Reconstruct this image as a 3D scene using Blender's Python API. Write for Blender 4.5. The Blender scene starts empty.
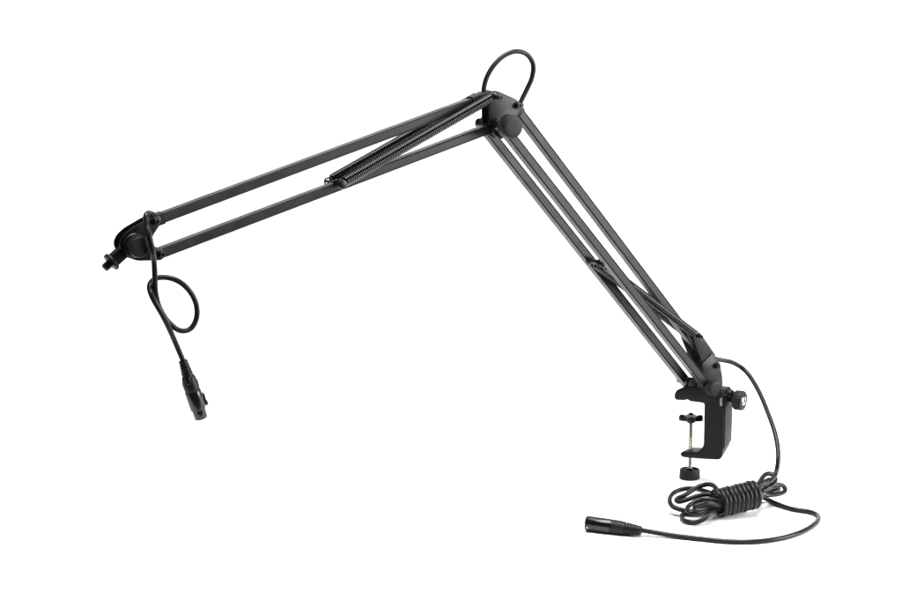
import bpy, bmesh, math
from mathutils import Vector, Matrix

V = Vector
R = math.radians
scene = bpy.context.scene
col = scene.collection

# ------------------------------------------------------------------ camera geometry
F_PX = 1900.0            # focal length in photograph pixels (902 x 600)
DIST = 2.375             # metres from the lens to the centre of the arm
PITCH = R(10.0)
AZ = R(33.0)             # the plane of the arm is turned this much to the view
BZ = R(31.0)             # the clamp is swivelled the other way
FWD = V((0, math.cos(PITCH), -math.sin(PITCH)))
UP = V((0, math.sin(PITCH), math.cos(PITCH)))
CAM = V((0, 0, 0))       # height is filled in below so that the floor is z = 0
XA = V((math.cos(AZ), math.sin(AZ), 0))        # along the arm
NA = V((math.sin(AZ), -math.cos(AZ), 0))       # out of the arm, towards the viewer
XC = V((math.cos(BZ), -math.sin(BZ), 0))       # along the clamp
NC = V((-math.sin(BZ), -math.cos(BZ), 0))      # out of the clamp, towards the viewer
Z = V((0, 0, 1))


def ray(px, py):
    return V(((px - 451) / F_PX, 0, 0)) + FWD - UP * ((py - 300) / F_PX)


def hit(px, py, o, n):
    d = ray(px, py)
    return CAM + d * ((o - CAM).dot(n) / d.dot(n))


ORG = CAM + FWD * DIST


def A(px, py, d=0.0):
    """photograph point -> point on the plane of the arm, d mm towards the viewer"""
    return hit(px, py, ORG + NA * (d * .001), NA)


PIV = None


def CL(px, py, d=0.0):
    """the same on the plane of the clamp"""
    return hit(px, py, PIV + NC * (d * .001), NC)


PIV = A(697.5, 387, 0)
_zf = CL(689.6, 478.4, 0).z
CAM = V((0, 0, -_zf))
ORG = CAM + FWD * DIST
PIV = A(697.5, 387, 0)


def FL(px, py, z=0.0):
    """the same on a level z mm above the floor"""
    return hit(px, py, V((0, 0, z * .001)), Z)


def YY(px, py, y):
    return hit(px, py, V((0, y, 0)), V((0, 1, 0)))


# ------------------------------------------------------------------ materials
def material(name, color, rough, metal=0.0, spec=0.5, nscale=300.0, bump=0.0, bdist=.0004, rvar=0.06, cvar=0.12, smudge=0.0):
    m = bpy.data.materials.new(name)
    m.use_nodes = True
    nt = m.node_tree
    b = nt.nodes['Principled BSDF']
    b.inputs['Metallic'].default_value = metal
    b.inputs['Specular IOR Level'].default_value = spec
    tc = nt.nodes.new('ShaderNodeTexCoord')
    n1 = nt.nodes.new('ShaderNodeTexNoise')
    n1.inputs['Scale'].default_value = 26.0
    n1.inputs['Detail'].default_value = 5.0
    n1.inputs['Roughness'].default_value = .6
    nt.links.new(tc.outputs['Object'], n1.inputs['Vector'])
    mr = nt.nodes.new('ShaderNodeMapRange')
    mr.inputs['From Min'].default_value = .3
    mr.inputs['From Max'].default_value = .7
    mr.inputs['To Min'].default_value = rough - rvar
    mr.inputs['To Max'].default_value = rough + rvar
    nt.links.new(n1.outputs['Fac'], mr.inputs['Value'])
    nt.links.new(mr.outputs['Result'], b.inputs['Roughness'])
    cr = nt.nodes.new('ShaderNodeMapRange')
    cr.inputs['From Min'].default_value = .3
    cr.inputs['From Max'].default_value = .7
    cr.inputs['To Min'].default_value = 1 - cvar
    cr.inputs['To Max'].default_value = 1 + cvar
    n2 = nt.nodes.new('ShaderNodeTexNoise')
    n2.inputs['Scale'].default_value = nscale
    n2.inputs['Detail'].default_value = 3.0
    nt.links.new(tc.outputs['Object'], n2.inputs['Vector'])
    nt.links.new(n2.outputs['Fac'], cr.inputs['Value'])
    mx = nt.nodes.new('ShaderNodeVectorMath')
    mx.operation = 'SCALE'
    mx.inputs[0].default_value = color
    nt.links.new(cr.outputs['Result'], mx.inputs['Scale'])
    nt.links.new(mx.outputs['Vector'], b.inputs['Base Color'])
    if bump:
        bp = nt.nodes.new('ShaderNodeBump')
        bp.inputs['Strength'].default_value = bump
        bp.inputs['Distance'].default_value = bdist
        n3 = nt.nodes.new('ShaderNodeTexNoise')
        n3.inputs['Scale'].default_value = nscale * 4
        n3.inputs['Detail'].default_value = 2.0
        nt.links.new(tc.outputs['Object'], n3.inputs['Vector'])
        nt.links.new(n3.outputs['Fac'], bp.inputs['Height'])
        nt.links.new(bp.outputs['Normal'], b.inputs['Normal'])
    return m


M_TUBE = material('black_powder_coat', (.010, .0102, .0105), .34, spec=.25, nscale=45, rvar=.09, cvar=.2)
M_PLATE = material('black_coated_steel', (.009, .0092, .0095), .36, spec=.2, nscale=60, rvar=.05)
M_HEAD = material('darker_black_steel', (.004, .004, .004), .25, spec=.18, nscale=60, rvar=.04)  # darker, glossier black for the head bracket
M_KNOB = material('black_moulded_plastic', (.012, .012, .0117), .40, spec=.12, nscale=60, rvar=.04)
M_CAST = material('black_textured_casting', (.0045, .0047, .0045), .46, spec=.16, nscale=80, bump=.06, bdist=.0003)
M_BOLT = material('blackened_bolt_steel', (.007, .007, .007), .34, spec=.22, nscale=400)
M_SPRING = material('black_spring_wire', (.004, .004, .004), .16, spec=.58, nscale=400)
M_CABLE = material('black_cable_rubber', (.012, .012, .0117), .22, spec=.16, nscale=120, rvar=.04)
M_XLR = material('black_connector_metal', (.0035, .0035, .0035), .18, spec=.45, nscale=60)
M_BOOT = material('black_boot_rubber', (.006, .006, .006), .46, spec=.2, nscale=60)
M_DARK = material('hollow_shade', (.003, .003, .003), .5, spec=.15)  # shade of hollows put into a colour: coil insides, socket holes
M_INSERT = material('worn_zinc', (.2, .2, .2), .5, metal=1.0, nscale=300)
M_SCREW = material('nickel_plated_screw', (.62, .58, .48), .28, metal=1.0, nscale=300, cvar=.1)
M_CHROME = material('bright_chrome', (.5, .5, .5), .18, metal=1.0)
M_WHITE = material('white_studio_paper', (.90, .90, .90), .85, spec=.1, nscale=40, cvar=.01)


# ------------------------------------------------------------------ mesh helpers
def obj(name, bm, mat, parent=None, smooth=40):
    bmesh.ops.recalc_face_normals(bm, faces=bm.faces)
    me = bpy.data.meshes.new(name)
    if parent is not None:
        off = parent['_w'] if '_w' in parent else (0, 0, 0)
        bmesh.ops.translate(bm, verts=bm.verts, vec=-V(off))
    bm.to_mesh(me)
    bm.free()
    me.materials.append(mat)
    me.shade_smooth()
    me.set_sharp_from_angle(angle=R(smooth))
    o = bpy.data.objects.new(name, me)
    col.objects.link(o)
    if parent is not None:
        o.parent = parent
        if '_w' in parent:
            o['_w'] = parent['_w']
    return o


def thing(name, label, cat, loc):
    e = bpy.data.objects.new(name, None)
    e.empty_display_size = .02
    col.objects.link(e)
    e.location = loc
    e['_w'] = tuple(loc)
    e['label'] = label
    e['category'] = cat
    return e


def frame_of(axis, hint=Z):
    a = axis.normalized()
    if abs(a.dot(hint)) > .98:
        hint = V((1, 0, 0))
    x = (hint - a * hint.dot(a)).normalized()
    return x, a.cross(x), a


def add_lathe(bm, origin, axis, prof, n=40, flute=0, depth=0.0, hint=Z):
    """prof: (radius, height) pairs in mm; flutes modulate the radius"""
    x, y, a = frame_of(axis, hint)
    rings = []
    rmax = max(r for r, h in prof)
    for r, h in prof:
        ring = []
        for i in range(n):
            t = 2 * math.pi * i / n
            rr = r
            if flute and r > rmax * .96 - .01:
                rr = r - depth * (.5 - .5 * math.cos(flute * t)) ** 2
            ring.append(bm.verts.new(origin + (x * math.cos(t) + y * math.sin(t)) * (rr * .001) + a * (h * .001)))
        rings.append(ring)
    for p, q in zip(rings, rings[1:]):
        for i in range(n):
            bm.faces.new((p[i], p[(i + 1) % n], q[(i + 1) % n], q[i]))
    bm.faces.new(rings[0])
    bm.faces.new(rings[-1])


def add_cyl(bm, p, axis, r, h0, h1, n=24, bev=.5):
    add_lathe(bm, p, axis, [(r - bev, h0), (r, h0 + bev), (r, h1 - bev), (r - bev, h1)], n)


def add_hex(bm, p, axis, r, h0, h1, bev=.4, hint=Z):
    add_lathe(bm, p, axis, [(r - bev, h0), (r, h0 + bev), (r, h1 - bev), (r - bev, h1)], 6, hint=hint)


def catmull(pts, step=.003, closed=False):
    out = []
    n = len(pts)
    for i in range(n - 1):
        p0 = pts[i - 1] if i > 0 else pts[0] * 2 - pts[1]
        p1, p2 = pts[i], pts[i + 1]
        p3 = pts[i + 2] if i + 2 < n else pts[-1] * 2 - pts[-2]
        # centripetal knots
        t1 = max((p1 - p0).length, 1e-6) ** .5
        t2 = t1 + max((p2 - p1).length, 1e-6) ** .5
        t3 = t2 + max((p3 - p2).length, 1e-6) ** .5
        m = max(2, int((p2 - p1).length / step))
        for k in range(m):
            t = t1 + (t2 - t1) * k / m
            a1 = p0 * ((t1 - t) / t1) + p1 * (t / t1)
            a2 = p1 * ((t2 - t) / (t2 - t1)) + p2 * ((t - t1) / (t2 - t1))
            a3 = p2 * ((t3 - t) / (t3 - t2)) + p3 * ((t - t2) / (t3 - t2))
            b1 = a1 * ((t2 - t) / t2) + a2 * (t / t2)
            b2 = a2 * ((t3 - t) / (t3 - t1)) + a3 * ((t - t1) / (t3 - t1))
            out.append(b1 * ((t2 - t) / (t2 - t1)) + b2 * ((t - t1) / (t2 - t1)))
    out.append(pts[-1].copy())
    return out


def relax(path, it=6):
    for _ in range(it):
        new = [path[0]]
        for a, b, c in zip(path, path[1:], path[2:]):
            new.append(b * .5 + (a + c) * .25)
        new.append(path[-1])
        path = new
    return path


def add_tube(bm, path, r, n=14, cap=True):
    """sweep a circle (radius in mm) along a list of points"""
    r *= .001
    t0 = (path[1] - path[0]).normalized()
    x, y, _ = frame_of(t0)
    rings = []
    for i, p in enumerate(path):
        a = path[max(i - 1, 0)]
        b = path[min(i + 1, len(path) - 1)]
        t = (b - a).normalized()
        x = (x - t * x.dot(t)).normalized()
        y = t.cross(x)
        rings.append([bm.verts.new(p + (x * math.cos(2 * math.pi * k / n) + y * math.sin(2 * math.pi * k / n)) * r) for k in range(n)])
    for p, q in zip(rings, rings[1:]):
        for k in range(n):
            bm.faces.new((p[k], p[(k + 1) % n], q[(k + 1) % n], q[k]))
    if cap:
        bm.faces.new(rings[0])
        bm.faces.new(rings[-1])


def rounded(w, h, r, seg=4):
    pts = []
    for cx, cy, a0 in ((w - r, h - r, 0), (-w + r, h - r, 90), (-w + r, -h + r, 180), (w - r, -h + r, 270)):
        for k in range(seg + 1):
            t = R(a0 + 90 * k / seg)
            pts.append((cx + r * math.cos(t), cy + r * math.sin(t)))
    return pts


def grooved(w, h, r):
    """square profile, a groove added by every corner to shade a dark edge line"""
    pts = []
    for sx, sy in ((1, 1), (-1, 1), (-1, -1), (1, -1)):
        c = []
        for k in range(4):
            t = R(90 * k / 3)
            c.append((w - r + r * math.cos(t), h - r + r * math.sin(t)))  # tight outer corner
        c += [(w - r - .12, h - .1), (w - r - .14, h - 2.0), (w - r - 1.05, h - 2.0), (w - r - 1.1, h - .15), (w - r - 1.3, h)]
        c = [(u * sx, v * sy) for u, v in c]
        pts += c if sx * sy > 0 else c[::-1]
    return pts


def add_beam(bm, p0, p1, nrm, w, h, r=1.7, wall=1.4, recess=8, edge_groove=False):
    """square tube with rounded corners and open ends; sizes in mm"""
    a = (p1 - p0).normalized()
    y = (nrm - a * nrm.dot(a)).normalized()
    x = y.cross(a)
    if edge_groove:
        prof = grooved(h / 2, w / 2, .45)
        inn = [(u * .72, v * .72) for u, v in prof]
    else:
        prof = rounded(h / 2, w / 2, r)
        inn = rounded(h / 2 - wall, w / 2 - wall, max(.4, r - .8))

    def ring(p, pr):
        return [bm.verts.new(p + (x * u + y * v) * .001) for u, v in pr]
    L = [ring(p0 + a * (recess * .001), inn), ring(p0, inn), ring(p0, prof), ring(p1, prof), ring(p1, inn), ring(p1 - a * (recess * .001), inn)]
    n = len(prof)
    for p, q in zip(L, L[1:]):
        for k in range(n):
            bm.faces.new((p[k], p[(k + 1) % n], q[(k + 1) % n], q[k]))
    bm.faces.new(L[0])
    bm.faces.new(L[-1])


def bevel(bm, off, seg=2, ang=35):
    bmesh.ops.recalc_face_normals(bm, faces=bm.faces)
    es = [e for e in bm.edges if len(e.link_faces) == 2 and e.calc_face_angle(0) > R(ang)]
    bmesh.ops.bevel(bm, geom=es, offset=off * .001, segments=seg, profile=.5, affect='EDGES', clamp_overlap=True)


def round_poly(pts, rad, seg=4):
    """round the corners of a 3-D planar polygon (rad metres, scalar or per corner)"""
    n = len(pts)
    out = []
    for i in range(n):
        p, a, b = pts[i], pts[i - 1], pts[(i + 1) % n]
        r = rad[i] if isinstance(rad, (list, tuple)) else rad
        da, db = (a - p), (b - p)
        r = min(r, da.length * .45, db.length * .45)
        s, e = p + da.normalized() * r, p + db.normalized() * r
        for k in range(seg + 1):
            t = k / seg
            out.append(s * (1 - t) ** 2 + p * (2 * t * (1 - t)) + e * t ** 2)
    return out


def add_prism(bm, pts, vec):
    b = [bm.verts.new(p) for p in pts]
    t = [bm.verts.new(p + vec) for p in pts]
    n = len(pts)
    bm.faces.new(b)
    bm.faces.new(t)
    for i in range(n):
        bm.faces.new((b[i], b[(i + 1) % n], t[(i + 1) % n], t[i]))


def add_box(bm, c, x, y, z, sx, sy, sz):
    pts = [c + x * (i * sx * .0005) + y * (j * sy * .0005) - z * (sz * .0005) for i, j in ((-1, -1), (1, -1), (1, 1), (-1, 1))]
    add_prism(bm, pts, z * (sz * .001))


def new():
    return bmesh.new()


# ------------------------------------------------------------------ the arm
arm = thing('microphone_boom_arm', 'black folding microphone arm of square tubes with tension springs, knobs and a desk clamp', 'microphone arm', (PIV.x, PIV.y, 0))


def plate(name_bm, px, d, th, rad=.003, bv=.5):
    bm = name_bm
    pts = round_poly([A(x, y, d) for x, y in px], rad)
    add_prism(bm, pts, -NA * (th * .001))


TW = 11.6
HALF = TW / 2
SIDE = 23.0      # the lower pair of tubes stands this far in front of and behind the middle plane


def tube_part(a, b, d_mid):
    bm = new()
    p0, p1 = A(*a, d_mid + HALF) - NA * (HALF * .001), A(*b, d_mid + HALF) - NA * (HALF * .001)
    add_beam(bm, p0, p1, NA, TW, TW, edge_groove=True)
    obj('arm_tube', bm, M_TUBE, arm, 12)
    return p0, p1


U1 = tube_part((154, 221.8), (490, 96.6), 0)
U2 = tube_part((159, 254.6), (496, 127.0), 0)
LT = tube_part((516.0, 106.3), (699.0, 348.0), 0)
# the front and rear tubes of the lower pair are the same line moved through the depth of the arm
bm = new()
f0, f1 = A(503.2, 125.0, SIDE + HALF) - NA * (HALF * .001), A(712.4, 391.4, SIDE + HALF) - NA * (HALF * .001)
add_beam(bm, f0, f1, NA, TW, TW, edge_groove=True)
obj('arm_tube', bm, M_TUBE, arm, 12)
bm = new()
sh = NA * (-2 * SIDE * .001)
add_beam(bm, f0 + sh, f1 + sh, NA, TW, TW, edge_groove=True)
obj('arm_tube', bm, M_TUBE, arm, 12)

# --- elbow
ELB = A(502.6, 125.6, SIDE)
ELB0 = ELB - NA * (SIDE * .001)
poly = [(489.5, 97), (493, 90.5), (498, 91), (516, 99), (521.5, 104), (520, 111), (509.5, 135), (501, 139.5), (493, 134), (490, 124)]
bm = new()
plate(bm, poly, 9.3, 2)
front_pts = round_poly([A(x, y, 9.3) for x, y in poly], .003)
add_prism(bm, [p - NA * .0166 for p in front_pts], -NA * .002)
bevel(bm, .4, 2, 60)
elbow = obj('elbow_bracket', bm, M_PLATE, arm)
bm = new()                                                     # web that joins the two plates
add_cyl(bm, A(519, 105, 0), NA, 3.0, -7, 7)
obj('spacer', bm, M_BOLT, elbow)


def knob(origin, axis, r, h0, h1, name='clamping_knob', parent=arm, shaft=(-52, 4.0)):
    bm = new()
    add_lathe(bm, origin, axis, [(r - 3.5, h0), (r - 1.2, h0 + .2), (r - .4, h0 + 1.0), (r, h0 + 1.6), (r, h1 - 2.0), (r - .3, h1 - 1.0), (r - .9, h1 - .3), (r - 1.8, h1), (r * .5, h1 + .25), (.5, h1 + .3)], 216, flute=36, depth=.5)
    k = obj(name, bm, M_KNOB, parent, 50)
    # shallow grip slots
    return k


def axle(origin, r, h0, h1, name='pivot_bolt', parent=arm):
    bm = new()
    add_cyl(bm, origin, NA, r, h0, h1)
    return obj(name, bm, M_BOLT, parent)


kn = knob(ELB0, NA, 14.6, SIDE + HALF + 2.0, SIDE + HALF + 17.5, 'elbow_knob')
bm = new()
add_cyl(bm, ELB0, NA, 9.5, SIDE + HALF, SIDE + HALF + 2.4)
add_cyl(bm, ELB0, NA, 3.4, -SIDE - 5, SIDE + 8)
add_cyl(bm, ELB0, NA, 7.5, HALF + 3.6, SIDE - HALF)             # spacers between plates and lower tubes
add_cyl(bm, ELB0, NA, 9.4, -SIDE + HALF, -HALF - 3.6)
add_lathe(bm, ELB0, NA, [(4, -SIDE - HALF - 2.0), (5.4, -SIDE - HALF - 1.6), (5.6, -SIDE - HALF - .6), (5.4, -SIDE - HALF + .3)], 32)
obj('pivot_bolt', bm, M_BOLT, elbow)


def bolt(p, axis, r, h, parent, name='bolt', socket=True):
    bm = new()
    add_cyl(bm, p, axis, r * 1.45, 0, 1.2, 28, .3)
    if socket:
        add_lathe(bm, p, axis, [(r, 1.0), (r, h - .8), (r - .7, h), (r * .55, h), (r * .5, h - 1.6), (.2, h - 1.6)], 24)
    else:
        add_hex(bm, p, axis, r * 1.12, 1.0, h)
    return obj(name, bm, M_BOLT, parent)


bolt(A(517.3, 105.3, 9.3), NA, 3.6, 6, elbow)
bolt(A(494.0, 127.4, 7), NA, 2.6, 4, elbow)
b_top = bolt(A(493.2, 96.8, 9.3), NA, 3.0, 17, elbow, 'spring_post')
bolt(A(493.2, 96.8, 9.3) - NA * .0186, -NA, 3.0, 17, elbow, 'spring_post')


def sleeve(a, b, w0, h0, extra_top=1.6, name='end_sleeve'):
    """a short moulded clip wrapped round the end of a tube"""
    bm = new()
    add_beam(bm, a, b, NA, w0, h0, 2.0, 1.6, 4)
    return obj(name, bm, M_KNOB, arm)


au = (U1[1] - U1[0]).normalized()
al = (LT[1] - LT[0]).normalized()
nu = NA.cross(au)
nu = nu if nu.z > 0 else -nu
sleeve(U1[1] - au * .026, U1[1] + au * .001, TW + 2.4, TW + 3.6)
sleeve(U1[0] + au * .001, U1[0] + au * .013, TW + 1.2, TW + 2.6)
sleeve(LT[0] - al * .002, LT[0] + al * .013, TW + 2.2, TW + 2.6)


# --- springs
def spring(p, q, r, wire, hook_p, hook_q, name='tension_spring'):
    """close-wound extension spring from p to q with end loops to the posts"""
    bm = new()
    ax = q - p
    L = ax.length
    x, y, a = frame_of(ax, NA)
    turns = int(L / (wire * 2.85 * .001))
    seg = 14
    path = []
    n = turns * seg
    for i in range(n + 1):
        t = 2 * math.pi * i / seg
        path.append(p + a * (L * i / n) + (x * math.cos(t) + y * math.sin(t)) * ((r - wire) * .001))
    add_tube(bm, path, wire, 6)
    s = obj(name, bm, M_SPRING, arm, 60)
    bm = new()                                                   # added dark cylinder: shade inside the coil, in place of its far turns
    add_cyl(bm, p, a, r - 2 * wire - .2, .3, L * 1000 - .3, 16)
    obj('coil_shade_fill', bm, M_DARK, s)
    for end, pt in ((p, hook_p), (q, hook_q)):
        bm = new()
        d = (pt - end)
        u = d.normalized() if d.length > 1e-6 else a
        side = u.cross(NA).normalized()
        lp = [end - u * .002 + NA * ((r - wire) * .0007), end + u * .002, pt - u * .0045 + side * .002]
        for k in range(9):
            t = math.pi * (-.75 + 1.5 * k / 8)
            lp.append(pt + (u * math.cos(t) - side * math.sin(t)) * .0042)
        add_tube(bm, catmull(lp, .0012), wire * 1.05, 8)
        obj('hook', bm, M_SPRING, s)
    return s


SPR = 15.5
for sgn in (1, -1):
    lo, hi = A(340.5, 184.0, SPR), A(493.2, 96.8, SPR)
    if sgn < 0:
        lo, hi = lo - NA * (2 * SPR * .001), hi - NA * (2 * SPR * .001)
    u = (hi - lo).normalized()
    spring(lo + u * .0055, hi - u * .005, 6.4, .95, lo, hi)
SP_LO = A(340.5, 184.0, SPR) - NA * (SPR * .001)
bm = new()
add_cyl(bm, SP_LO, NA, 2.0, -18.5, 19)
sp = obj('spring_post', bm, M_BOLT, arm)
bm = new()
add_lathe(bm, SP_LO, NA, [(3, 18), (5.6, 18.5), (5.8, 20.5), (5.2, 22), (3.6, 22.6), (1.5, 22.8)], 28)
add_cyl(bm, SP_LO, NA, 5.0, HALF, HALF + 2.5)
obj('washer', bm, M_BOLT, sp)

# the pair of springs of the lower arm, hung inside the double tube
SL = 11.5
for sgn in (1, -1):
    top, bot = A(601.5, 263.0, SL), A(697.0, 335.6, SL + 2)
    if sgn < 0:
        top, bot = top - NA * (2 * SL * .001), bot - NA * (2 * SL * .001 + .004)
    u = (bot - top).normalized()
    spring(top + u * .010, bot - u * .006, 5.6, .95, top, bot)
ROD = A(601.5, 263.0, SL) - NA * (SL * .001)
bm = new()
add_cyl(bm, ROD, NA, 3.4, -SIDE + HALF, SIDE - HALF)
add_cyl(bm, ROD, NA, 5.2, SL - 4.6, SL - 3)
add_cyl(bm, ROD, NA, 5.2, SL + 3, SL + 4.4)
add_cyl(bm, ROD, NA, 5.2, -SL - 4.6, -SL - 3)
obj('spring_post', bm, M_BOLT, arm)

# --- base bracket
bpoly_up = [(692.5, 337), (696, 329.5), (701, 333.5), (716, 355.5), (704, 366), (702, 361)]
bpoly_lo = [(702.2, 363.8), (712.5, 353.4), (720, 363), (722.5, 376), (723, 392), (716, 398), (707, 394), (703, 385), (704.5, 372)]
bm = new()
for s in (1, -1):
    for px, d in ((bpoly_up, 8.6), (bpoly_lo, 10.2)):
        pts = round_poly([A(x, y, d) for x, y in px], .0022)
        if s < 0:
            wide = [(x - (4.0 if x < 705 and 334 < y < 380 else 0), y + (1.5 if x < 705 else 0)) for x, y in px]
            pts = [p - NA * (2 * d * .001) for p in round_poly([A(x, y, d) for x, y in wide], .0022)]
        add_prism(bm, pts, -NA * (s * 1.9 * .001))
bevel(bm, .4, 2, 60)
base = obj('base_bracket', bm, M_PLATE, arm)
bolt(A(716.3, 365.6, 10.2), NA, 3.4, 6, base)
bolt(A(697.0, 335.6, 8.4), NA, 2.6, 11, base, 'spring_post')
bolt(A(697.0, 335.6, 8.4) - NA * .0168, -NA, 2.6, 11, base, 'spring_post')
bm = new()
add_cyl(bm, A(716.3, 365.6, 10.2) - NA * .0102, NA, 3.0, -8, 8)
obj('spacer', bm, M_BOLT, base)
AX = f1 - NA * (SIDE * .001) - (f1 - f0).normalized() * .0092
knob(AX, NA, 10.6, SIDE + HALF + 2.0, SIDE + HALF + 15, 'base_knob')
bm = new()
add_cyl(bm, AX, NA, 3.6, -SIDE - 9, SIDE + HALF + 3)
add_cyl(bm, AX, NA, 8, SIDE + HALF, SIDE + HALF + 2.2)
add_cyl(bm, AX, NA, 6.4, 10.4, SIDE - HALF)
add_cyl(bm, AX, NA, 6.4, -SIDE + HALF, -10.4)
add_hex(bm, AX, NA, 6.4, -SIDE - HALF - 5, -SIDE - HALF)
obj('pivot_bolt', bm, M_BOLT, base)
# swivel block below the pivot, dropping into the clamp
bm = new()
JAWTOP = CL(700, 389.0, 0).z
add_box(bm, V((AX.x, AX.y, AX.z - .003)), XA, NA, Z, 13, 15.4, 13)
bevel(bm, 1.5, 3)
add_cyl(bm, V((AX.x, AX.y, 0)), Z, 7.5, (JAWTOP - .012) * 1000, (AX.z - .008) * 1000)
add_lathe(bm, V((AX.x, AX.y, JAWTOP)), Z, [(10, -3), (11.5, -2.5), (11.5, 1.5), (10.5, 2.5), (7, 2.6)], 36)
obj('swivel_post', bm, M_CAST, base)

# --- head at the far end
hpoly = [(157, 214), (162, 219), (159, 227), (152.5, 236), (152.5, 246), (163, 248.6), (166, 255), (162, 260.4), (137, 261), (127, 257.2), (121, 251), (119.4, 243.5), (123, 236), (131, 229)]
bm = new()
hp = round_poly([A(x, y, 9.0) for x, y in hpoly], .005, 5)
add_prism(bm, hp, -NA * .002)
add_prism(bm, [p - NA * .016 for p in hp], -NA * .002)
bevel(bm, .4, 2, 60)
head = obj('head_bracket', bm, M_HEAD, arm)
HP = A(134.6, 245.6, 11.0) - NA * .011
knob(HP, NA, 12.0, 13, 27, 'head_knob')
bm = new()
add_lathe(bm, HP, NA, [(9, 8.8), (13.6, 9), (14, 10), (14, 12), (13, 13), (8, 13.2)], 44)
add_cyl(bm, HP, NA, 3.6, -16, 14)
add_hex(bm, HP, NA, 6, -15, -9)
obj('pivot_bolt', bm, M_BOLT, head)
bolt(A(155.2, 221.4, 9.0), NA, 3.4, 5.5, head)
bolt(A(161.0, 254.3, 9.0), NA, 3.4, 5.5, head)
bm = new()
t_dir = (A(104.5, 267.0) - A(122, 251.0)).normalized()
th0 = A(122, 251.0)
sd = NA.cross(t_dir).normalized()
hpc = HP
c0 = hpc + t_dir * .010
add_cyl(bm, hpc, NA, 10.5, -6.4, 6.4, 32)
add_prism(bm, [hpc + sd * .0068 + NA * .0058, hpc - sd * .0068 + NA * .0058, hpc - sd * .0068 - NA * .0058, hpc + sd * .0068 - NA * .0058],
          (A(112.4, 260.0) - hpc).length * t_dir)
tb = A(112.4, 260.0)
off = (tb - hpc)
bevel(bm, .8, 2, 60)
mount = obj('microphone_mount', bm, M_CAST, arm)
bm = new()
o_th = hpc + t_dir * off.length
add_lathe(bm, o_th, t_dir, [(6, -.5), (10.3, 0), (10.7, .6), (10.7, 3.6), (10.3, 4.2), (5, 4.4)], 40, flute=20, depth=.4)
obj('flange_nut', bm, M_CAST, mount)
bm = new()
prof = [(3.6, 3)]
for k in range(7):
    prof += [(5.0, 4.2 + k * 1.25), (4.3, 4.8 + k * 1.25)]
prof += [(4.2, 13.2), (3.2, 13.7)]
add_lathe(bm, o_th, t_dir, prof, 28)
obj('thread', bm, M_BOLT, mount)

# ------------------------------------------------------------------ the desk clamp
CD = 16.0
cpoly = [(673.6, 396), (675.5, 390.6), (680, 388.4), (700, 387.8), (722.5, 391), (723.4, 420), (722.6, 448), (721.5, 460.6), (700, 459.2), (682, 457.4), (679.4, 454.5),
         (681.5, 451.6), (697, 452.4), (703.2, 446.5), (703.6, 420), (704, 403.4), (690, 401.6), (687, 399.6), (684, 400.6), (675, 400.2)]
bm = new()
cp = [CL(x, y, CD) for x, y in cpoly]
rads = [.004, .004, .004, .0, .004, 0, 0, .007, 0, .003, .003, .003, .004, .006, 0, .003, .002, .002, .002, .003]
cp = round_poly(cp, rads, 3)
add_prism(bm, cp, -NC * (2 * CD * .001))
zb, xs = CL(721, 459, CD), CL(712, 459, CD)
for v in bm.verts:                       # the back of the spine rises in a chamfer and leans in
    r = v.co - zb
    if r.dot(NC) < -.02 and (v.co - xs).dot(XC) > 0:
        k = max(0.0, 1 - r.z / .045)
        v.co += Z * (.011 * k) - XC * (.002 * k)
# drop duplicate points left by zero radii
bmesh.ops.remove_doubles(bm, verts=bm.verts, dist=1e-5)
bevel(bm, 2.0, 4, 60)
clamp = obj('desk_clamp', bm, M_CAST, arm, 50)
# raised back plate of the spine
bm = new()
r0, r1 = CL(722.9, 394.5, CD), CL(722.4, 450, CD)
r1 += XC * (XC.dot(r0 - r1))
pl = round_poly([r0 - NC * .0022, r0 - NC * .0285, r1 - NC * .0285 + Z * .007, r1 - NC * .0022], .004)
add_prism(bm, [p - XC * .001 for p in pl], XC * .0042)
bevel(bm, 1.6, 4, 60)
obj('back_plate', bm, M_CAST, clamp)
# steel insert at the upper corner of the spine
bm = new()
ip = [CL(x, y, CD) for x, y in ((719.9, 398.2), (722.2, 397.4), (722.4, 405.6), (720.1, 406.4))]
add_prism(bm, round_poly([p - NC * .001 for p in ip], .0012), NC * .0016)
bevel(bm, .3, 2, 60)
obj('steel_insert', bm, M_INSERT, clamp)
# boss and thumb knob at the back
KB = CL(734, 399.6, 1)
bm = new()
add_cyl(bm, KB - XC * .014, XC, 9, 0, 8)
add_lathe(bm, KB + Z * .007 - XC * .008, XC, [(3, 0), (6.5, .4), (6.8, 4), (5.5, 6.4), (2, 7)], 28)
obj('boss', bm, M_CAST, clamp)
bm = new()
add_cyl(bm, KB, XC, 4, -8, 8)
add_lathe(bm, KB, XC, [(8, 1.5), (12.4, 1.8), (13.4, 3), (13.6, 12.5), (12.6, 14.2), (8.4, 14.6), (8, 13.4), (1, 13.4)], 96, flute=22, depth=.8)
sk = obj('thumb_knob', bm, M_KNOB, clamp, 50)
bm = new()
add_lathe(bm, KB, XC, [(6.6, 13.2), (6.6, 14.6), (6.0, 15), (4.6, 15), (4.3, 13.9), (.5, 13.7)], 36)
obj('chrome_cap', bm, M_CHROME, sk)

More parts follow.
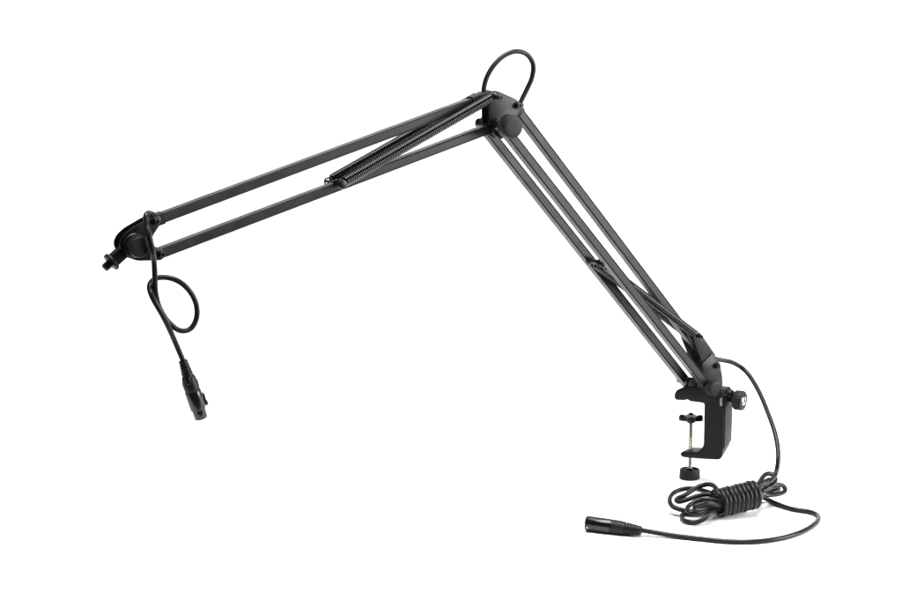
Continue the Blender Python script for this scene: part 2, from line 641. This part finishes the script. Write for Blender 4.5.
# clamping screw
SB = CL(689.6, 478.4, 0)
SB.z = 0
zt = CL(690.0, 417.5, 0).z
zp = CL(690.0, 420.5, 0).z
bm = new()
prof = [(2.0, 10)]
h = 10.5
while h < zp * 1000 + 1:
    prof += [(2.75, h), (2.3, h + .55)]
    h += 1.1
prof += [(2.0, h)]
add_lathe(bm, SB, Z, prof, 20)
screw = obj('clamping_screw', bm, M_SCREW, clamp, 60)
bm = new()
add_lathe(bm, SB, Z, [(12.6, 0), (14.0, .8), (14.3, 2), (14.2, 12.4), (13.6, 13.6), (12.4, 14), (11.4, 13.4), (10.6, 11.5), (5, 11.2), (4.6, 14.6), (2.2, 15)], 96, flute=24, depth=.5)
obj('turning_knob', bm, M_KNOB, screw, 50)
bm = new()
top = []
for k in range(72):
    t = 2 * math.pi * k / 72
    rr = 13.6 + 3.2 * math.cos(4 * (t + R(24)))
    top.append(SB + (XC * math.cos(t) + NC * math.sin(t)) * (rr * .001) + Z * zp)
add_prism(bm, top, Z * .0066)
bevel(bm, 1.0, 3, 60)
add_cyl(bm, SB, Z, 6, zp * 1000 - 2.5, zp * 1000 + .5)
pc = SB + Z * (zp + .0072)
for k in range(4):
    t = R(-24 + 90 * k)
    add_cyl(bm, pc + (XC * math.cos(t) + NC * math.sin(t)) * .0125, Z, 3.4, -1.5, .9, 20)
obj('pressure_pad', bm, M_KNOB, screw, 50)

# ------------------------------------------------------------------ the cable
RC = 3.2
BC = FL(741, 498, 19.5)
e0, e1 = FL(717.6, 503.2, 19.6), FL(755, 494.2, 26.5)       # the right end lies on the loops below it
BX = (e1 - e0).normalized()
BL = (e1 - e0).length
BW = V((BX.y, -BX.x, 0)).normalized()
BN = BW.cross(BX)
BN = BN if BN.z > 0 else -BN
BC = (e0 + e1) * .5
cable = thing('microphone_cable', 'black cable with two round connectors, threaded through the arm, slack tied in coil', 'cable', (BC.x, BC.y, 0))

ring = 9.5


def slot(s, k):
    """point inside the wrapping: s along the bundle (mm), k the strand"""
    if k < 0:
        w = h = 0
    else:
        t = R(26 + 40 * k)
        w, h = ring * math.cos(t), ring * math.sin(t)
    return BC + BX * (s * .001) + BW * (w * .001) + BN * (h * .001)


def FP(l):
    return [FL(*p) for p in l]


ARM_OUT = A(712, 357.5, 0)
fall = [A(706, 352), ARM_OUT, A(722, 360.2), A(732, 362.2, 4), A(744, 369.5, 12)]
yb = FL(776, 476, 40).y
for px, py, t in ((756.5, 387, .2), (768, 413, .5), (776.2, 438, .75), (778.2, 460, .92)):
    y0 = A(744, 369.5, 12).y
    fall.append(YY(px, py, y0 + (yb - y0) * t))
hl = BL * 500
S = hl - 4
p_run = list(fall)
p_run += FP([(775.8, 473.5, 42), (768.5, 481.6, 38)])
p_run += [slot(S, 2), slot(0, 2), slot(-S, 2)]
p_run += FP([(707, 491.6, 28), (696, 489, 26), (684, 488.8, 23), (674, 492.6, 20), (669.4, 500.4, 16), (673.2, 507, 12), (682, 510, 9), (696, 511, 8)])
p_run += [slot(-S, 4), slot(0, 4), slot(S, 4)]
p_run += FP([(763, 491, 27), (771, 485.6, 31), (776, 478.6, 36), (773, 474, 42), (766, 474, 44)])
p_run += [slot(S, 1), slot(0, 1), slot(-S, 1)]
p_run += FP([(715, 486.6, 37), (707, 484.2, 36), (698.5, 486.4, 33), (690.5, 491.6, 28), (682.5, 496.4, 24), (675.6, 498.8, 20), (677.4, 502.2, 18), (687, 499.6, 22), (699, 495.4, 26), (710, 494.2, 28)])
p_run += [slot(-S, 3), slot(0, 3), slot(S, 3)]
p_run += FP([(765, 487.6, 29), (776, 484.2, 25), (784.6, 486.8, 17), (785.6, 490.6, 13), (778, 494.2, 12), (767, 494.8, 16)])
p_run += [slot(S, 0), slot(0, 0), slot(-S, 0)]
p_run += FP([(708, 499.2, 27), (701, 500, 25), (693.6, 502.4, 22), (687.4, 507.2, 18), (687.8, 511.6, 15), (694, 513.4, 14), (702, 511.6, 14), (709, 508.6, 15)])
p_run += [slot(-S, -1), slot(0, -1), slot(S, -1)]
p_run += FP([(763, 483.6, 38), (770, 479.4, 39), (772.2, 482.8, 33), (766, 488.6, 27)])
p_run += [slot(S, 8), slot(0, 8), slot(-S, 8)]
p_run += FP([(709, 502.8, 27), (701, 504.4, 26), (694.6, 506.4, 24), (692.4, 509.0, 21), (696.4, 510.2, 19), (703, 508.4, 19), (709, 506.4, 19)])
p_run += [slot(-S, 7), slot(0, 7), slot(S, 7)]
p_run += FP([(764, 491.8, 20), (772, 487.6, 22), (778.8, 486.8, 20), (778.8, 490.2, 16), (769, 493, 16)])
p_run += [slot(S, 6), slot(0, 6), slot(-S, 6)]
p_run += FP([(712, 512.6, 14), (704.5, 518.6, 9), (696.6, 522.8, 3.6), (687, 522, 3.1), (681.4, 517, 3.6), (683.4, 513.2, 7), (690, 514.4, 8.5), (700, 513.6, 9), (709, 511.6, 10)])
p_run += [slot(-S, 5), slot(0, 5), slot(S, 5)]
p_run += FP([(764, 497.6, 6), (771, 501.2, 3.2), (781, 505.6, 3.1), (795, 509.6, 3.1), (808, 511.4, 3.1), (816.4, 514.2, 3.1), (818.6, 519, 3.1), (812, 526, 3.1),
             (797, 533.6, 3.1), (778, 538.8, 3.1), (755, 541.6, 3.1), (730, 541.6, 3.1), (700, 538.8, 3.1), (670, 535, 4), (650, 531.6, 6), (638, 529.6, 8.6)])
run = relax(catmull(p_run, .002), 8)
bm = new()
add_tube(bm, run, RC, 16)
obj('coiled_cord', bm, M_CABLE, cable, 60)

# the turns that bind the coil
bm = new()
path = []
NT = max(6, round(BL * 1000 / 6.35))
for i in range(NT * 40 + 1):
    t = 2 * math.pi * i / 40
    s = -BL / 2 + BL * i / (NT * 40)
    wob = 1 + .03 * math.sin(i * .061 + 1) + .02 * math.sin(i * .147)
    path.append(BC + BX * s + (BW * math.cos(t + 1.9) * 1.02 + BN * math.sin(t + 1.9)) * (.0162 * wob))
def tuck(p, sgn):
    out = []
    r0 = p[0] - BC
    s0 = r0.dot(BX)
    a0 = math.atan2(r0.dot(BN), r0.dot(BW))
    q = p[1] - BC
    da = (math.atan2(q.dot(BN), q.dot(BW)) - a0 + math.pi) % (2 * math.pi) - math.pi
    for j in range(14, 0, -1):
        rr = .0158 * (1 - .5 * min(1, j / 10))
        a = a0 - da * j * 1.2
        out.append(BC + BX * (s0 + sgn * .0007 * j) + (BW * math.cos(a) + BN * math.sin(a)) * rr)
    return out


path = relax(tuck(path, 1) + path + tuck(path[::-1], -1)[::-1], 3)
add_tube(bm, path, RC, 16)
obj('binding_turns', bm, M_CABLE, cable, 60)

# loop of cord over the elbow
lp = [A(478, 98.0, 0), A(483, 95.0, 0), A(484.0, 88, 0), A(486.2, 79, 0), A(493, 66.5, 1), A(504, 55.8, 2), A(516.6, 51.4, 3), A(527.4, 55.0, 3), A(533.2, 65, 2), A(532, 77.5, 1),
      A(526.4, 90.5, 0), A(521.0, 101.5, 0), A(519, 107, 0), A(522, 113, 0)]
bm = new()
add_tube(bm, catmull(lp, .003), RC, 16)
obj('elbow_loop', bm, M_CABLE, cable, 60)

# the end that hangs at the head, with its loose knot
K = 24
kp = [A(172, 214.5, 0), A(160, 218.0, 0), A(153.4, 214.6, 5), A(148.6, 212.9, 13), A(145.6, 215.6, 20), A(146.2, 224, 23), A(149.4, 236, 32), A(152.2, 249, 33), A(154.2, 263, 26), A(154.9, 278, K),
      A(155.6, 293, 21), A(160.0, 309, 20), A(169, 322.5, 22), A(180.5, 331, 24), A(190.6, 329, 25), A(196.4, 319, 25), A(196.4, 305, 25), A(190, 291.5, 24), A(179, 281.5, 21), A(166.5, 277.4, 17),
      A(156, 278.2, 14), A(149.8, 284, 15), A(150.6, 293, 25), A(155.4, 303, 30), A(162.4, 315, 31), A(169.4, 329, 28), A(176.4, 345, K), A(182.8, 360, K), A(186, 368, K)]
bm = new()
add_tube(bm, relax(catmull(kp, .002), 4), RC, 16)
obj('hanging_cord', bm, M_CABLE, cable, 60)

# female connector
q0, q1 = A(182.9, 360.5, K), A(201.2, 417.8, K)
ax = (q1 - q0).normalized()
LN = (q1 - q0).length * 1000
u = LN / 62.0
bm = new()
prof = [(3.2, 0), (5.0, .2)]
for k in range(5):
    prof += [(5.3 + k * .35, 1 + k * 3), (5.3 + k * .35, 2.4 + k * 3), (4.7 + k * .35, 2.7 + k * 3), (4.7 + k * .35, 3.7 + k * 3)]
prof += [(7.2, 16.5), (8.3, 20), (8.9, 27), (9.0, 32), (8.6, 32.6)]
add_lathe(bm, q0, ax, [(r, z * u) for r, z in prof], 36)
con = obj('socket_connector', bm, M_BOOT, cable, 40)
bm = new()
add_lathe(bm, q0, ax, [(r, z * u) for r, z in [(7, 32.2), (9.3, 32.8), (9.5, 33.6), (9.5, 40), (9.3, 51), (9.0, 52), (8.0, 52.3), (7.9, 53.3), (7.9, 61.2), (7.5, 62), (6.9, 62), (6.7, 59.5), (.5, 59.5)]], 40)
shell = obj('shell', bm, M_XLR, con, 40)
sdv = (NA * .15 + XA * .9).normalized()
sdv = (sdv - ax * sdv.dot(ax)).normalized()
oth = ax.cross(sdv)
bm = new()
add_box(bm, q0 + ax * (.0445 * u) + sdv * .0096, ax, oth, sdv, 15, 6.4, 4)
add_box(bm, q0 + ax * (.049 * u) + sdv * .0112, ax, oth, sdv, 6, 5, 3)
bevel(bm, .8, 3, 50)
obj('latch', bm, M_XLR, con)
bm = new()
fv = (NA * .85 - XA * .55).normalized()
fv = (fv - ax * fv.dot(ax)).normalized()
ov = ax.cross(fv)
add_box(bm, q0 + ax * (.0195 * u) + fv * .0080, ax, ov, fv, 9, 5, 1.6)
bevel(bm, .7, 3, 50)
obj('boot_window', bm, M_XLR, con)
for k in range(6):
    t = 2 * math.pi * (k + .5) / 6
    dv = fv * math.cos(t) + ov * math.sin(t)
    bm = new()
    add_box(bm, q0 + ax * (.026 * u) + dv * .0085, ax, dv.cross(ax), dv, 9, 2.6, 1.4)
    bevel(bm, .5, 2, 50)
    obj('grip_rib', bm, M_BOOT, con)
bm = new()
for k in range(3):
    t = R(90 + 120 * k)
    add_cyl(bm, q0 + (fv * math.cos(t) + ov * math.sin(t)) * .004, ax, 1.3, 59.2 * u, 59.75 * u, 14, .1)
obj('pin_hole_shade', bm, M_DARK, con)  # solid dark discs stand in for the shade of open holes

# male connector lying on the floor
m0, m1 = FL(641.6, 530.4, 8.4), FL(586.6, 523.0, 9.8)
m0.z = .0078
m1.z = .0098
ax = (m1 - m0).normalized()
LN = (m1 - m0).length * 1000
u = LN / 66.0
bm = new()
prof = [(3.2, 0), (5.2, .3), (5.8, 1.2)]
for k in range(5):
    prof += [(6.2 + k * .42, 3 + k * 3.1), (6.6 + k * .42, 5.0 + k * 3.1), (5.2 + k * .42, 5.2 + k * 3.1), (5.2 + k * .42, 6.0 + k * 3.1)]
prof += [(8.3, 19.5), (9.0, 24), (9.3, 30), (9.35, 34.4), (8.8, 35)]
add_lathe(bm, m0, ax, [(r, z * u) for r, z in prof], 40)
con = obj('plug_connector', bm, M_BOOT, cable, 40)
bm = new()
add_lathe(bm, m0, ax, [(r, z * u) for r, z in [(7, 34.6), (8.8, 35.2), (8.9, 36), (9.4, 36.3), (9.6, 37), (9.6, 65), (9.3, 66), (8.6, 66), (8.4, 65), (8.4, 48), (.5, 48)]], 44)
obj('shell', bm, M_XLR, con, 40)
px_, py_, _ = frame_of(ax)
for k in range(3):
    t = R(90 + 120 * k)
    bm = new()
    add_lathe(bm, m0 + (px_ * math.cos(t) + py_ * math.sin(t)) * .0042, ax, [(1.2, 47 * u), (1.2, 60 * u), (.7, 61 * u), (.2, 61.3 * u)], 14)
    obj('contact_pin', bm, M_SCREW, con)
bm = new()
dv = (V((-.2, -.9, -.3)))
dv = (dv - ax * dv.dot(ax)).normalized()
add_cyl(bm, m0 + ax * (.0625 * u) + dv * .0092, dv, 1.3, 0, .7, 16, .2)
obj('rivet', bm, M_CHROME, con)

# ------------------------------------------------------------------ the white studio sweep
bm = new()
prof = [(1.9, -.04), (1.9, 0.0)]
prof += [(y, 0.0) for y in (2.4, 3.0, 3.8)]
rad = 1.4
for k in range(1, 17):
    t = R(90 * k / 16)
    prof.append((3.8 + rad * math.sin(t), rad - rad * math.cos(t)))
prof += [(5.2, 2.2), (5.2, 3.0)]
rows = [[bm.verts.new((x, y, z)) for x in (-3.4, -1.7, 0, 1.7, 3.4)] for y, z in prof]
for p, q in zip(rows, rows[1:]):
    for i in range(4):
        bm.faces.new((p[i], p[i + 1], q[i + 1], q[i]))
fl = obj('backdrop', bm, M_WHITE, None, 60)
fl['kind'] = 'structure'

# ------------------------------------------------------------------ lamps
def area(name, loc, target, sx, sy, power, color=(1, 1, 1)):
    l = bpy.data.lights.new(name, 'AREA')
    l.shape = 'RECTANGLE'
    l.size, l.size_y, l.energy, l.color = sx, sy, power, color
    o = bpy.data.objects.new(name, l)
    col.objects.link(o)
    o.location = loc
    o.rotation_euler = (V(target) - V(loc)).to_track_quat('-Z', 'Y').to_euler()
    return o


area('overhead_softbox', (.1, 2.2, 2.3), (.1, 2.25, 0), 1.6, 1.5, 190)
area('right_softbox', (2.7, 1.9, .9), (0.1, 2.4, .2), 1.5, 1.7, 200)
area('left_softbox', (-2.6, 1.5, 1.2), (0, 2.4, .2), 1.0, 1.6, 6)
area('front_right_fill', (2.6, .3, 1.0), (-.2, 2.2, .3), 1.2, 1.6, 10)  # unseen lamp added to brighten the upper arm and head
area('backdrop_fill', (0, 3.6, 2.7), (0, 4.9, .4), 4.0, .5, 60)  # added out of view to push the sweep to clipped white

w = bpy.data.worlds.new('World')
scene.world = w
w.use_nodes = True
w.node_tree.nodes['Background'].inputs['Color'].default_value = (1, 1, 1, 1)
w.node_tree.nodes['Background'].inputs['Strength'].default_value = .12

# ------------------------------------------------------------------ camera
cd = bpy.data.cameras.new('camera')
cd.sensor_width = 36
cd.lens = 36 * F_PX / 902
cd.clip_start = .05
cd.clip_end = 60
co = bpy.data.objects.new('camera', cd)
col.objects.link(co)
co.location = CAM
co.rotation_euler = (math.pi / 2 - PITCH, 0, 0)
scene.camera = co

for o in scene.objects:
    if '_w' in o:
        del o['_w']

vs = scene.view_settings
vs.view_transform = 'Standard'
vs.look = 'None'
vs.gamma = 1
vs.use_curve_mapping = False
vs.exposure = -0.6
scene.cycles.max_bounces = 8
scene.cycles.use_denoising = True
scene.cycles.denoiser = 'OPENIMAGEDENOISE'
scene.cycles.denoising_input_passes = 'RGB_ALBEDO_NORMAL'
scene.cycles.denoising_prefilter = 'ACCURATE'
scene.cycles.sample_clamp_indirect = 4.0
